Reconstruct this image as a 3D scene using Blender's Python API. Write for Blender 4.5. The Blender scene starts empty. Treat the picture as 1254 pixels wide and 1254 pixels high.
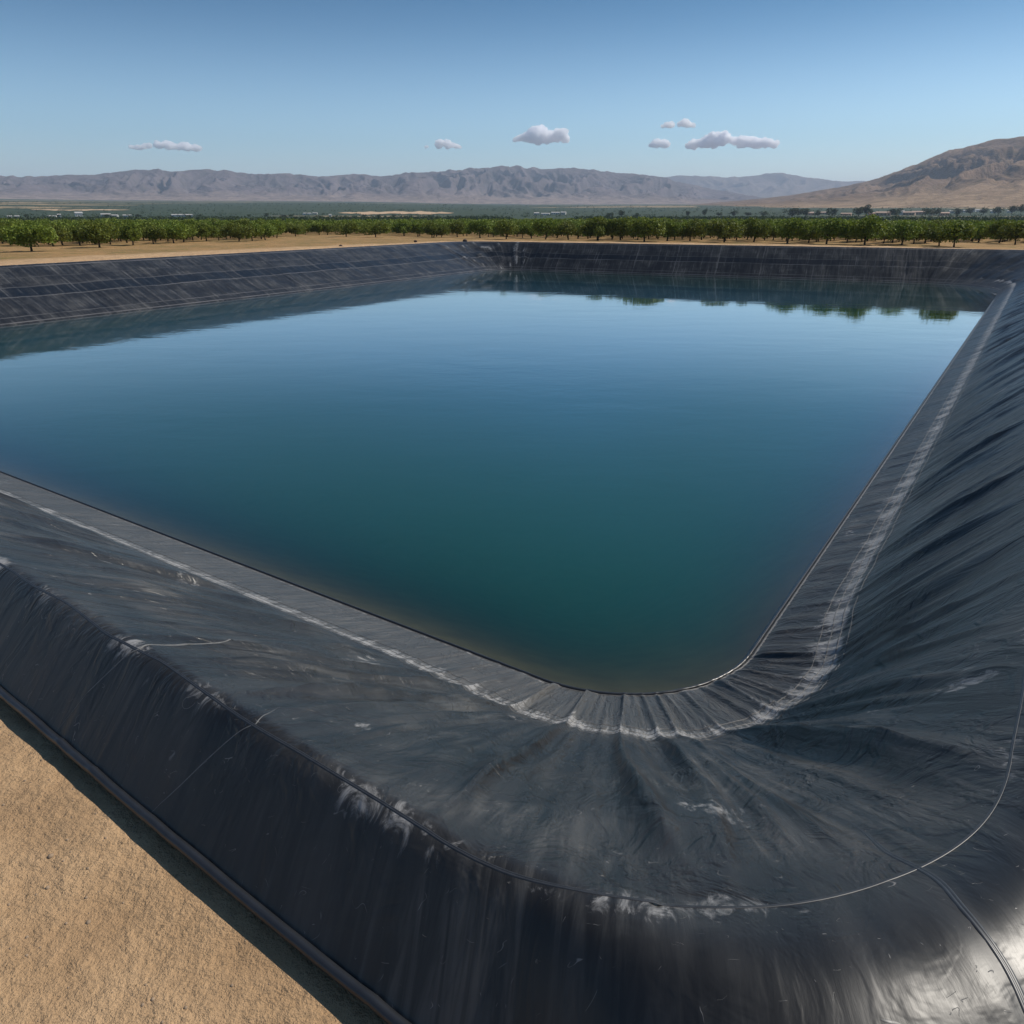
import bpy, bmesh, math, random
import numpy as np
from mathutils import Vector, Matrix
random.seed(7); rng = np.random.default_rng(11)
scene = bpy.context.scene
COL = scene.collection
R = math.radians

# ------------------------------------------------------------------ camera model (used to place far things where they stand)
FPX, CXY, YH, CAMZ = 894.0, 627.0, 261.0, 10.0
PITCH = math.atan2(CXY - YH, FPX)
SUN_AZ, SUN_EL = R(68), R(47)      # azimuth measured from straight ahead (+Y) towards the right (+X)

def ray(x, y):
    a = (x - CXY) / FPX; b = (CXY - y) / FPX
    return np.array([a, math.cos(PITCH) + b * math.sin(PITCH), -math.sin(PITCH) + b * math.cos(PITCH)])
def on_plane(x, y, z):
    d = ray(x, y); t = (z - CAMZ) / d[2]
    return d[0] * t, d[1] * t
def azel(x, y):
    d = ray(x, y); return math.atan2(d[0], d[1]), math.atan2(d[2], math.hypot(d[0], d[1]))
def project_x(x, y, z):
    dz = z - CAMZ
    depth = y * math.cos(PITCH) - dz * math.sin(PITCH)
    return CXY + FPX * x / depth

# ------------------------------------------------------------------ noise
def _h(i, j, seed):
    n = (i.astype(np.int64) * 374761393 + j.astype(np.int64) * 668265263 + seed * 974634777) & 0xFFFFFFFF
    n = ((n ^ (n >> 13)) * 1274126177) & 0xFFFFFFFF
    return ((n ^ (n >> 16)) & 0xFFFFFF) / float(0xFFFFFF) * 2 * np.pi
def noise(x, y, seed=0):
    x = np.asarray(x, float); y = np.asarray(y, float)
    x, y = np.broadcast_arrays(x, y)
    i = np.floor(x); j = np.floor(y); fx = x - i; fy = y - j
    u = fx * fx * fx * (fx * (fx * 6 - 15) + 10); v = fy * fy * fy * (fy * (fy * 6 - 15) + 10)
    def g(a, b):
        t = _h(i + a, j + b, seed); return np.cos(t) * (fx - a) + np.sin(t) * (fy - b)
    return ((g(0, 0) * (1 - u) + g(1, 0) * u) * (1 - v) + (g(0, 1) * (1 - u) + g(1, 1) * u) * v) * 1.5
def fbm(x, y, o=5, seed=0, gain=.5):
    s = 0; a = 1; f = 1
    for k in range(o): s = s + a * noise(x * f, y * f, seed + k); a *= gain; f *= 2.03
    return s
def ridge(x, y, seed=0): return np.clip(1 - np.abs(noise(x, y, seed)) * 1.6, 0, 1)
def ridged(x, y, o=5, seed=0, gain=.5):
    s = 0; a = 1; f = 1; w = 1
    for k in range(o):
        r = (1 - np.abs(noise(x * f, y * f, seed + k))) ** 2
        s = s + a * r * w; w = np.clip(r * 1.2, 0, 1); a *= gain; f *= 2.07
    return s
def sst(a, b, x):
    t = np.clip((x - a) / (b - a), 0, 1); return t * t * (3 - 2 * t)

# ------------------------------------------------------------------ object helpers
def tag(o, label=None, cat=None, group=None, kind=None):
    if label: o['label'] = label
    if cat: o['category'] = cat
    if group: o['group'] = group
    if kind: o['kind'] = kind
    return o
def link(o, parent=None):
    COL.objects.link(o)
    if parent: o.parent = parent
    return o
def mesh_from(name, V, F, mats=(), smooth=True, fmat=None):
    me = bpy.data.meshes.new(name)
    V = np.asarray(V, np.float32)
    if isinstance(F, np.ndarray):
        n, k = F.shape
        me.vertices.add(len(V)); me.vertices.foreach_set('co', V.ravel())
        me.loops.add(n * k); me.loops.foreach_set('vertex_index', F.astype(np.int32).ravel())
        me.polygons.add(n); me.polygons.foreach_set('loop_start', np.arange(0, n * k, k, dtype=np.int32))
        me.update(calc_edges=True)
    else:
        me.from_pydata([tuple(v) for v in V], [], F); me.update()
    me.polygons.foreach_set('use_smooth', np.full(len(me.polygons), smooth))
    for m in mats: me.materials.append(m)
    if fmat is not None: me.polygons.foreach_set('material_index', np.asarray(fmat, np.int32))
    return me
def grid_faces(nr, nc, closed=False):
    r = np.arange(nr - 1)[:, None]; m = nc if closed else nc - 1
    c = np.arange(m)[None, :]; c2 = (c + 1) % nc
    return np.stack([r * nc + c, r * nc + c2, (r + 1) * nc + c2, (r + 1) * nc + c], -1).reshape(-1, 4)
def grid_obj(name, P, mat, closed=False, uv=None, attrs=None, flip=False, parent=None, smooth=True):
    nr, nc = P.shape[:2]
    F = grid_faces(nr, nc, closed)
    if flip: F = F[:, ::-1]
    me = mesh_from(name, P.reshape(-1, 3), F, [mat], smooth)
    if uv is not None:
        l = me.uv_layers.new(name='UVMap')
        l.data.foreach_set('uv', uv.reshape(-1, 2)[F.ravel()].astype(np.float32).ravel())
    for k, v in (attrs or {}).items():
        a = me.attributes.new(k, 'FLOAT', 'POINT'); a.data.foreach_set('value', np.broadcast_to(v, (nr, nc)).astype(np.float32).ravel())
    return link(bpy.data.objects.new(name, me), parent)

# ------------------------------------------------------------------ material helper
class NT:
    def __init__(s, name):
        s.m = bpy.data.materials.new(name); s.m.use_nodes = True
        s.t = s.m.node_tree; s.t.nodes.clear(); s.out = s.t.nodes.new('ShaderNodeOutputMaterial')
    def n(s, typ, **kw):
        nd = s.t.nodes.new('ShaderNode' + typ)
        for k, v in kw.items():
            if k.startswith('_'): setattr(nd, k[1:], v)
            else:
                key = int(k[1:]) if k[0] == 'i' and k[1:].isdigit() else k.replace('__', ' ')
                s.put(nd.inputs[key], v)
        return nd
    def put(s, sock, v):
        if isinstance(v, bpy.types.NodeSocket): s.t.links.new(v, sock)
        elif isinstance(v, bpy.types.Node): s.t.links.new(v.outputs[0], sock)
        else:
            if isinstance(v, tuple) and len(v) == 3 and sock.type == 'RGBA': v = (*v, 1)
            sock.default_value = v
    def math(s, op, a, b=0.0, c=0.0, clamp=False):
        nd = s.t.nodes.new('ShaderNodeMath'); nd.operation = op; nd.use_clamp = clamp
        s.put(nd.inputs[0], a); s.put(nd.inputs[1], b); s.put(nd.inputs[2], c); return nd.outputs[0]
    def mix(s, f, a, b):
        nd = s.t.nodes.new('ShaderNodeMix'); nd.data_type = 'RGBA'
        s.put(nd.inputs[0], f); s.put(nd.inputs[6], a); s.put(nd.inputs[7], b); return nd.outputs[2]
    def ramp(s, x, a, b, lo=0.0, hi=1.0):
        nd = s.t.nodes.new('ShaderNodeMapRange'); nd.interpolation_type = 'SMOOTHSTEP'
        s.put(nd.inputs[0], x); s.put(nd.inputs[1], a); s.put(nd.inputs[2], b); s.put(nd.inputs[3], lo); s.put(nd.inputs[4], hi); return nd.outputs[0]
    def attr(s, k): return s.n('Attribute', _attribute_name=k).outputs['Fac']
    def noise(s, vec, scale, detail=4.0, rough=.55, dist=0.0):
        return s.n('TexNoise', Vector=vec, Scale=scale, Detail=detail, Roughness=rough, Distortion=dist).outputs[0]
    def scaled(s, vec, sc):
        nd = s.t.nodes.new('ShaderNodeMapping'); s.put(nd.inputs[0], vec); nd.inputs['Scale'].default_value = sc; return nd.outputs[0]
    def coord(s, which='Object'): return s.n('TexCoord').outputs[which]
    def pos(s): return s.n('NewGeometry').outputs['Position']
    def done(s, shader):
        s.put(s.out.inputs['Surface'], shader); return s.m
def simple(name, col, rough=.6, var=.25, scale=3.0, spec=.3):
    t = NT(name); nz = t.noise(t.coord(), scale, 5)
    c = t.mix(nz, tuple(x * (1 - var) for x in col), tuple(x * (1 + var) for x in col))
    return t.done(t.n('BsdfPrincipled', Base__Color=c, Roughness=rough, Specular__IOR__Level=spec))

# ------------------------------------------------------------------ liner material
def mat_liner():
    t = NT('liner_membrane')
    uv = t.n('UVMap', _uv_map='UVMap').outputs[0]
    far = t.attr('far'); q = t.attr('qn'); scuff = t.attr('scuff'); strip = t.attr('strip'); skirt = t.attr('skirt')
    near = t.math('SUBTRACT', 1.0, far)
    st = t.noise(t.scaled(uv, (2.2, .22, 1)), 1.0, 7, .62, .4)          # streaks running up the slope
    st2 = t.noise(t.scaled(uv, (9.0, .7, 1)), 1.0, 5, .6, .8)
    cl = t.noise(t.scaled(uv, (.35, .5, 1)), 1.0, 5, .6, .3)            # broad dusty clouds
    fine = t.noise(uv, 14.0, 6, .7)
    col = t.mix(t.ramp(st, .35, .75), (.0125, .0122, .0122), (.034, .033, .032))
    dust = t.math('MULTIPLY', t.ramp(cl, .42, .72), t.ramp(st2, .35, .7))
    col = t.mix(t.math('MULTIPLY', dust, .42), col, (.17, .165, .155))
    # dusty strip just above the water
    sd = t.math('MULTIPLY', strip, t.ramp(st2, .2, .75, .25, .85))
    col = t.mix(t.math('MULTIPLY', sd, .44), col, (.17, .165, .155))
    # scuffed, whitened plastic on seams and folds, plus the pale meniscus line
    flake = t.noise(t.scaled(uv, (6.0, 2.6, 1)), 1.0, 8, .70, 1.2)
    patch = t.math('MULTIPLY', t.ramp(t.noise(t.scaled(uv, (.55, .35, 1)), 1.0, 4, .6, .8), .56, .72, 0.0, .64), near)
    want = t.math('MAXIMUM', scuff, patch)
    sc = t.ramp(t.math('ADD', t.math('MULTIPLY', flake, .8), t.math('MULTIPLY', want, .42)), .60, .80)
    sc = t.math('MULTIPLY', sc, t.ramp(want, .08, .35))
    col = t.mix(t.math('MULTIPLY', sc, .62), col, (.40, .39, .38))
    # hair scratches
    def hair(scale, width, seedoff, thr):
        v = t.n('VectorMath', _operation='ADD'); t.put(v.inputs[0], uv); v.inputs[1].default_value = (seedoff, seedoff * 1.7, 0)
        nn = t.noise(v.outputs[0], scale, 1.5, .4, 1.2)
        line = t.ramp(t.math('ABSOLUTE', t.math('SUBTRACT', nn, .5)), 0.0, width, 1.0, 0.0)
        mask = t.ramp(t.noise(v.outputs[0], scale * 1.7, 2), thr, thr + .06)
        return t.math('MULTIPLY', line, mask)
    hs = t.math('MAXIMUM', hair(2.2, .005, 3.1, .60), hair(5.3, .008, 17.3, .60))
    hs = t.math('MULTIPLY', hs, near)
    col = t.mix(t.math('MULTIPLY', hs, .38), col, (.40, .38, .36))
    vor = t.n('TexVoronoi', Vector=uv, Scale=3.2, Randomness=1.0)
    speck = t.math('MULTIPLY', t.ramp(vor.outputs['Distance'], .03, .06, 1.0, 0.0), t.ramp(fine, .5, .56))
    col = t.mix(t.math('MULTIPLY', speck, t.math('MULTIPLY', near, .45)), col, (.30, .27, .23))
    # far banks: welded panels (thin pale seams up the slope, and along it), plus a darker band partway up
    sep = t.n('SeparateXYZ', Vector=uv); wob = t.math('MULTIPLY', t.noise(t.scaled(uv, (.02, .5, 1)), 1.0, 2), .5)
    def stripes(period, width, off):
        fr = t.math('FRACT', t.math('ADD', t.math('DIVIDE', t.math('ADD', sep.outputs[0], wob), period), off))
        return t.ramp(t.math('ABSOLUTE', t.math('SUBTRACT', fr, .5)), 0.0, width / period, 1.0, 0.0)
    lines = t.math('MULTIPLY', t.math('MAXIMUM', t.math('MULTIPLY', stripes(7.3, .13, .13), .55), t.math('MULTIPLY', stripes(1.31, .14, .3), .26)), t.ramp(cl, .36, .6))
    hl = 0.0
    for w0, wd, k in ((.955, .014, .8), (.76, .008, .30), (.60, .010, .45), (.43, .011, .75), (.115, .010, .6), (.03, .012, .85)):
        l = t.math('MULTIPLY', t.ramp(t.math('ABSOLUTE', t.math('SUBTRACT', q, w0)), 0.0, wd, 1.0, 0.0), k)
        hl = l if hl == 0.0 else t.math('MAXIMUM', hl, l)
    hl = t.math('MULTIPLY', hl, t.ramp(t.noise(t.scaled(uv, (.25, .1, 1)), 1.0, 3), .3, .6, .35, 1.0))
    band = t.math('MULTIPLY', t.math('MULTIPLY', t.ramp(q, .43, .45), t.ramp(q, .58, .60, 1.0, 0.0)), far)
    col = t.mix(t.math('MULTIPLY', band, .75), col, (.006, .008, .011))
    col = t.mix(t.math('MULTIPLY', t.math('MAXIMUM', lines, hl), t.math('MULTIPLY', far, .75)), col, (.20, .19, .185))
    rough = t.math('ADD', t.ramp(st, .3, .8, .29, .39), t.math('MULTIPLY', dust, .12))
    rough = t.math('ADD', rough, t.math('ADD', t.math('MULTIPLY', skirt, .07), t.math('MULTIPLY', t.math('MAXIMUM', sc, sd), .12)))
    buck = t.ramp(t.math('ABSOLUTE', t.math('SUBTRACT', t.noise(t.scaled(uv, (1.6, .8, 1)), 1.0, 4, .55, 1.0), .5)), 0.0, .10, .30, 0.0)
    buck = t.math('MULTIPLY', buck, t.math('SUBTRACT', 1.0, far))
    h = t.math('ADD', t.math('ADD', t.math('MULTIPLY', st, .9), buck), t.math('ADD', t.math('MULTIPLY', st2, .22), t.math('MULTIPLY', fine, .05)))
    bmp = t.n('Bump', Height=h, Distance=.05, Strength=t.math('SUBTRACT', .85, t.math('MULTIPLY', skirt, .66)))
    hb = t.math('ADD', hs, speck)
    bmp2 = t.n('Bump', Height=hb, Distance=.004, Strength=.4, Normal=bmp)
    return t.done(t.n('BsdfPrincipled', Base__Color=col, Roughness=rough, Normal=bmp2, Specular__IOR__Level=.36))

def mat_water():
    t = NT('pond_water')
    p = t.pos()
    w1 = t.noise(t.scaled(p, (1.0, 1.6, 1)), 1.1, 3, .5, .3)
    w2 = t.noise(t.scaled(p, (.5, 1.0, 1)), .30, 3, .5, .3)
    w3 = t.noise(p, 3.2, 2, .5)
    h = t.math('ADD', t.math('MULTIPLY', w2, .10), t.math('ADD', t.math('MULTIPLY', w1, .022), t.math('MULTIPLY', w3, .005)))
    calm = t.ramp(t.noise(p, .035, 3), .35, .65, .35, 1.0)
    bmp = t.n('Bump', Height=h, Distance=1.0, Strength=t.math('MULTIPLY', calm, .17))
    depth = t.attr('depth')
    body = t.mix(t.ramp(depth, 5.0, 21.0), (.0026, .050, .030), (.013, .090, .138))
    body = t.mix(t.math('MULTIPLY', t.ramp(t.noise(p, .06, 4), .35, .65), .25), body, (.006, .060, .060))
    opq = t.math('SUBTRACT', 1.0, t.math('POWER', 2.718, t.math('MULTIPLY', depth, -.58)), clamp=True)
    tr = t.n('BsdfTransparent', Color=(.72, .78, .70))
    di = t.n('BsdfDiffuse', Color=body)
    under = t.n('MixShader', i0=opq, i1=tr.outputs[0], i2=di.outputs[0])
    gl = t.n('BsdfGlossy', Color=(1, 1, 1), Roughness=.03, Normal=bmp)
    back = t.n('NewGeometry').outputs['Backfacing']      # sunlight also passes up and down through the surface
    f1 = t.n('Fresnel', IOR=t.ramp(back, 0.0, 1.0, 1.34, 1 / 1.34), Normal=bmp)
    fr = t.n('Math', _operation='SUBTRACT', i0=1.0, i1=t.math('POWER', t.math('SUBTRACT', 1.0, f1.outputs[0]), 2.0))
    return t.done(t.n('MixShader', i0=fr.outputs[0], i1=under.outputs[0], i2=gl.outputs[0]))

def mat_ground():
    t = NT('sandy_soil')
    p = t.pos(); orch = t.attr('orchard'); val = t.attr('valley')
    n1 = t.noise(p, .9, 8, .65); n2 = t.noise(p, .12, 5, .6); n3 = t.noise(p, 9.0, 6, .7); n4 = t.noise(p, 45.0, 4, .6)
    sand = t.mix(t.ramp(n1, .3, .7), (.43, .275, .150), (.56, .375, .215))
    sand = t.mix(t.math('MULTIPLY', t.ramp(t.noise(p, .55, 6, .65), .48, .68), .6), sand, (.34, .22, .125))
    sand = t.mix(t.ramp(n4, .55, .70), sand, (.28, .185, .105))
    sand = t.mix(t.ramp(n3, .60, .72), sand, (.27, .18, .10))
    soil = t.mix(t.ramp(n2, .35, .65), (.36, .215, .095), (.25, .165, .070))
    grass = t.mix(n1, (.085, .095, .025), (.20, .165, .06))
    soil = t.mix(t.math('MULTIPLY', t.ramp(t.noise(p, .25, 6, .7), .50, .66), .75), soil, grass)
    col = t.mix(orch, sand, soil)
    vor = t.n('TexVoronoi', Vector=t.scaled(p, (.0011, .0030, 0)), Scale=1.0)
    vsep = t.n('SeparateColor', Color=vor.outputs['Color'])
    vc = t.mix(t.ramp(vsep.outputs[0], .80, .86), (.042, .062, .038), (.30, .22, .13))
    vc = t.mix(t.ramp(t.noise(p, .012, 6, .7), .45, .62), vc, (.032, .050, .028))
    col = t.mix(val, col, vc)
    h = t.math('ADD', t.math('MULTIPLY', n1, .5), t.math('ADD', t.math('MULTIPLY', n3, .10), t.math('MULTIPLY', n4, .022)))
    bmp = t.n('Bump', Height=h, Distance=.6, Strength=1.0)
    return t.done(t.n('BsdfPrincipled', Base__Color=col, Roughness=.95, Normal=bmp, Specular__IOR__Level=.15))

def mat_mountain(name, rock, scrub, foot):
    t = NT(name)
    p = t.pos(); ht = t.attr('rise'); gul = t.attr('gully')
    n = t.noise(p, .0016, 8, .68); n2 = t.noise(p, .009, 6, .7)
    c = t.mix(t.ramp(n, .38, .62), rock, tuple(x * .72 for x in rock))
    c = t.mix(t.math('MULTIPLY', t.ramp(n2, .50, .64), .6), c, scrub)
    c = t.mix(t.math('MULTIPLY', gul, .35), c, scrub)
    c = t.mix(t.math('MULTIPLY', t.ramp(ht, .0, .38, 1.0, 0.0), t.ramp(n2, .35, .6, .9, .35)), c, foot)
    bmp = t.n('Bump', Height=n2, Distance=60.0, Strength=.6)
    return t.done(t.n('BsdfPrincipled', Base__Color=c, Roughness=1.0, Normal=bmp, Specular__IOR__Level=0.0))

def mat_leaf(name, a, b):
    t = NT(name)
    oi = t.n('ObjectInfo').outputs['Random']
    lf = t.attr('leaf')
    c = t.mix(lf, a, b)
    hsv = t.n('HueSaturation', Hue=t.ramp(oi, 0, 1, .488, .508), Saturation=1.0, Value=t.ramp(oi, 0, 1, .8, 1.2), Color=c)
    d = t.n('BsdfPrincipled', Base__Color=hsv, Roughness=.6, Specular__IOR__Level=.25)
    tl = t.n('BsdfTranslucent', Color=hsv)
    return t.done(t.n('MixShader', i0=.25, i1=d.outputs[0], i2=tl.outputs[0]))

M_liner = mat_liner(); M_water = mat_water(); M_ground = mat_ground()
M_pipe = simple('black_pipe', (.02, .022, .026), .32, .3, 6, .5)
M_weld = simple('weld_bead', (.12, .118, .115), .5, .5, 14, .4)
M_weld_d = simple('dark_weld', (.028, .030, .034), .4, .5, 14, .5)
M_bark = simple('bark', (.060, .045, .032), .9, .4, 8, .1)
M_leaf = mat_leaf('orchard_leaves', (.082, .120, .014), (.225, .265, .036))
M_leaf_d = mat_leaf('dark_leaves', (.022, .040, .016), (.050, .075, .030))
M_wall_w = simple('white_render', (.62, .60, .56), .8, .08, .5, .2)
M_wall_b = simple('buff_render', (.52, .36, .26), .85, .1, .5, .2)
M_roof_g = simple('grey_roof', (.42, .40, .38), .8, .15, .5, .2)
M_roof_r = simple('tile_roof', (.46, .32, .25), .85, .2, .8, .2)
M_pane = simple('window_pane', (.04, .05, .06), .15, .1, 1, .5)
M_stone = simple('stone', (.30, .22, .15), .95, .35, 4, .2)
M_dark_stone = simple('dark_stone', (.08, .06, .05), .95, .35, 4, .2)
M_field = simple('dry_field', (.47, .33, .21), 1.0, .12, .004, .1)

# ------------------------------------------------------------------ the pond in plan
def line_x(p, q, r, s):
    p, q, r, s = map(np.array, (p, q, r, s)); d = q - p; e = s - r
    k = np.linalg.solve(np.array([d, -e]).T, r - p); return p + d * k[0]
W_NL = ((-21.65, 29.10), (-2.70, 16.50)); W_R = ((7.78, 18.21), (62.0, 97.25)); W_F = ((49.76, 124.78), (3.55, 145.03)); W_L = ((-6.2, 142.0), (-48.74, 71.0))
C_NL = ((-8.21, 10.52), (-0.48, 4.82)); C_R = ((6.02, 7.20), (69.5, 92.2)); C_F = ((51.12, 130.26), (-1.12, 152.96)); C_L = ((-12.0, 152.96), (-54.2, 83.0))
# counter-clockwise: left corner -> near corner -> right far corner -> far corner
WQ = [line_x(*W_L, *W_NL), line_x(*W_NL, *W_R), line_x(*W_R, *W_F), line_x(*W_F, *W_L)]
CQ = [line_x(*C_L, *C_NL), line_x(*C_NL, *C_R), line_x(*C_R, *C_F), line_x(*C_F, *C_L)]
WR = [5, 3.7, 9.5, 6.0]; CR = [6, 4.1, 13, 7.0]
def pieces(Q, RR):
    out = []
    for k in range(4):
        A, B, C_ = Q[k - 1], Q[k], Q[(k + 1) % 4]
        u = (A - B) / np.linalg.norm(A - B); v = (C_ - B) / np.linalg.norm(C_ - B)
        half = math.acos(np.clip(u @ v, -1, 1)) / 2; L = RR[k] / math.tan(half)
        ctr = B + (u + v) / np.linalg.norm(u + v) * RR[k] / math.sin(half)
        out.append((B + u * L, B + v * L, ctr))
    return out
WP, CP = pieces(WQ, WR), pieces(CQ, CR)
def arc(p, n):
    a, b, c = p; t0 = math.atan2(*(a - c)[::-1]); t1 = math.atan2(*(b - c)[::-1])
    while t1 < t0: t1 += 2 * math.pi
    if t1 - t0 > math.pi: t1 -= 2 * math.pi
    th = np.linspace(t0, t1, n); r = np.linalg.norm(a - c)
    return c[None] + r * np.stack([np.cos(th), np.sin(th)], 1)
def corner_path(k, n):
    a, b, c = CP[k]; A, B, D = CQ[k - 1], CQ[k], CQ[(k + 1) % 4]
    def foot(p, q, w):
        d = (q - p) / np.linalg.norm(q - p); return p + d * ((w - p) @ d)
    u = (A - B) / np.linalg.norm(A - B); v = (D - B) / np.linalg.norm(D - B)
    f0, f1 = foot(A, B, WP[k][0]), foot(B, D, WP[k][1])
    if (f0 - a) @ u < .05: f0 = a + u * .05
    if (f1 - b) @ v < .05: f1 = b + v * .05
    pts = np.concatenate([f0[None], arc(CP[k], 300), f1[None]]); L = np.concatenate([[0], np.cumsum(np.linalg.norm(np.diff(pts, axis=0), axis=1))])
    t = np.linspace(0, L[-1], n)
    return np.stack([np.interp(t, L, pts[:, 0]), np.interp(t, L, pts[:, 1])], 1)
# fine stations, then thin them by distance from the camera
sw, sc_, sid, cps = [], [], [], []
for k in range(4): cps.append(corner_path(k, 900))
c0 = [p[0] for p in cps]; c1_ = [p[-1] for p in cps]; cps = []
for k in range(4):                      # corner k arc, then straight side from corner k to k+1
    n = 900
    sw.append(arc(WP[k], n)[:-1]); cps.append(corner_path(k, n)); sc_.append(cps[-1][:-1]); sid += [(k, 1)] * (n - 1)
    n = 6000; u = np.linspace(0, 1, n)[:, None]
    a, b = WP[k][1], WP[(k + 1) % 4][0]; c, d = c1_[k], c0[(k + 1) % 4]
    sw.append((a + (b - a) * u)[:-1]); sc_.append((c + (d - c) * u)[:-1]); sid += [(k, 0)] * (n - 1)
FW = np.concatenate(sw); FC = np.concatenate(sc_); sid = np.array(sid)
mid = (FW + FC) / 2
ds = np.linalg.norm(np.roll(mid, -1, 0) - mid, axis=1)
S_f = np.concatenate([[0], np.cumsum(ds)[:-1]]); S_TOT = ds.sum()
dist = np.hypot(mid[:, 0], mid[:, 1])
step = np.clip(.0042 * dist, .045, .6)
cum = np.cumsum(ds / step); keep = np.interp(np.arange(0, cum[-1], 1.0), cum, np.arange(len(cum))).astype(int)
S_nc = S_f[keep]
# per-station settings (smooth along s): side weights
def side_w(k):                          # weight of straight side k, blended over the two adjoining corners
    w = ((sid[:, 0] == k) & (sid[:, 1] == 0)).astype(float)
    ar = (sid[:, 1] == 1)
    for kk in (k, (k + 1) % 4):
        m = ar & (sid[:, 0] == kk); n = m.sum(); r = np.linspace(0, 1, n)
        w[m] = r if kk == k else 1 - r
    return w
w_nl, w_r, w_f, w_l = (side_w(k) for k in range(4))
def arc_w(k):
    m = (sid[:, 0] == k) & (sid[:, 1] == 1); a = S_f[m].min(); b = S_f[m].max()
    c = (a + b) / 2; h = (b - a) / 2
    return 1 - sst(h * .7, h * 1.8, np.abs(S_f - c))
a_near, a_rf, a_far = arc_w(1), arc_w(2), arc_w(3)
F_far = sst(.0, 1.0, np.clip(w_f + w_l, 0, 1)); F_far = np.maximum(F_far, 0)
nl_core = w_nl
m1 = (sid[:, 0] == 1) & (sid[:, 1] == 1)
s_near0, s_near1 = S_f[m1].min(), S_f[m1].max()
near_zone = (S_f > s_near0 - 15) & (S_f < s_near1 + 15)
wide = np.where(near_zone, sst(-.1, 2.4, FC[:, 0]), sst(s_near0, s_near1, S_f)) * (1 - F_far)       # outer skirt is wide round the near corner and the right bank
Wd = 1.0 * (1 - wide) * (1 - F_far) + 4.2 * wide + .8 * F_far
Dr = 1.2 * (1 - wide) * (1 - F_far) + 2.3 * wide + .20 * F_far
Pw = 1.0 + wide
a_c = np.where((sid[:, 0] == 1) | (sid[:, 0] == 0), 1 - sst(.0, 1.5, np.abs(S_f - S_f[(sid[:, 0] == 1) & (sid[:, 1] == 1)].mean()) / (np.ptp(S_f[(sid[:, 0] == 1) & (sid[:, 1] == 1)]) / 2)), 0)
Xc = 2.25 * (1 - w_r) + 1.75 * w_r
Xc = Xc + a_c * (2.70 - Xc)
OFF = np.linalg.norm(FC - FW, axis=1); DIR = (FC - FW) / OFF[:, None]
ZC = 4.8
Xc = Xc * (1 - F_far) + .1875 * OFF * F_far
def I(arr, s): return np.interp(s % S_TOT, np.append(S_f, S_TOT), np.append(arr, arr[0]))
def smin(a, b, k):
    h = np.clip(.5 + .5 * (b - a) / k, 0, 1); return b * (1 - h) + a * h - k * h * (1 - h)

def folds(s, x):
    off = I(OFF, s); q = np.clip(x / off, -1, 2); far = I(F_far, s)
    wr = I(w_r, s) * (1 - far); wn = I(w_nl, s); an = I(a_near, s); ac = np.maximum(I(a_far, s), I(a_rf, s) * .7)
    xc = I(Xc, s); up = sst(xc + .05, xc + 1.5, x); upr = .30 * sst(.15, .6, x) + .70 * sst(xc - .3, xc + 1.2, x)
    topf = 1 - sst(off - 2.2, off + .2, x) * .90
    seamgap = 1 - .75 * np.exp(-((x - off) / .25) ** 2)
    w = .30 * noise(s / 2.3, x / 7, 5)
    z = .05 * noise(s / 4.2, x / 9, 1) * up
    def saw(n, k):                       # a fold that leans over: one gentle flank, one abrupt flank
        v = np.clip(n, -1, 1); return np.where(v > 0, np.clip(1 - v * 1.3, 0, 1) ** k, np.clip(1 + v * 5.0, 0, 1))
    def gate(a, b, seed): return sst(-.40, .15, noise(a, b, seed))
    f = (.18 * saw(noise(s / 2.4 + w, x / 22, 2), 3) * gate(s / 3.1, x / 6, 61) + .12 * saw(noise(s / 1.1 + w, x / 16, 3), 3) * gate(s / 2, x / 3.5, 62)
         + .055 * saw(noise(s / .48 + w, x / 9, 6), 3) * gate(s / 1.1, x / 2.5, 68) + .010 * noise(s / .25, x / 5, 4))
    z = z + f * wn * up * (1 - far)
    f = (.20 * saw(noise(s / 3.0 + w - .06 * x, x / 26, 12), 3) * gate(s / 3.3, x / 7, 63) + .13 * saw(noise(s / 1.25 + w - .05 * x, x / 20, 13), 3) * gate(s / 1.7, x / 4, 64)
         + .065 * saw(noise(s / .50 - .1 * x, x / 12, 15), 2) * gate(s / .9, x / 2.5, 65) + .012 * noise(s / .22, x / 4.0, 14))
    z = z + f * wr * upr
    f = (.24 * ridge(s / 1.5 + .5 * w, x / 18, 22) ** 7 + .13 * saw(noise(s / .85 + w, x / 22, 23), 3) * gate(s / 1.2, x / 5, 66) + .05 * saw(noise(s / .38 + w, x / 14, 25), 3) * gate(s / .9, x / 3, 67) + .010 * noise(s / .20, x / 3.5, 24))
    z = z + f * an * (.45 * sst(.0, .5, x) + .55 * sst(xc - .2, xc + 1.5, x))
    z = z + ac * .38 * ridge(s / 1.7, x / 14, 32) ** 3 * sst(.2, 2.5, x)
    z = z + far * (1 - ac) * (.030 * ridge(s / 1.3, x / 12, 33) ** 2 + .045 * noise(s / 1.9, x / 8, 34)) * sst(.1, 1.5, x)
    # outer skirt: soft dents
    z = z + (1 - far) * sst(off + .1, off + 1.0, x) * (.06 * noise(s / 2.6, x / 1.8, 41) + .022 * ridge(s / 1.1 + .4 * x, x / 1.5 + .2 * s, 42) ** 4 + .010 * noise(s / .35, x / .5, 43))
    return z * topf * seamgap

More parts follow.
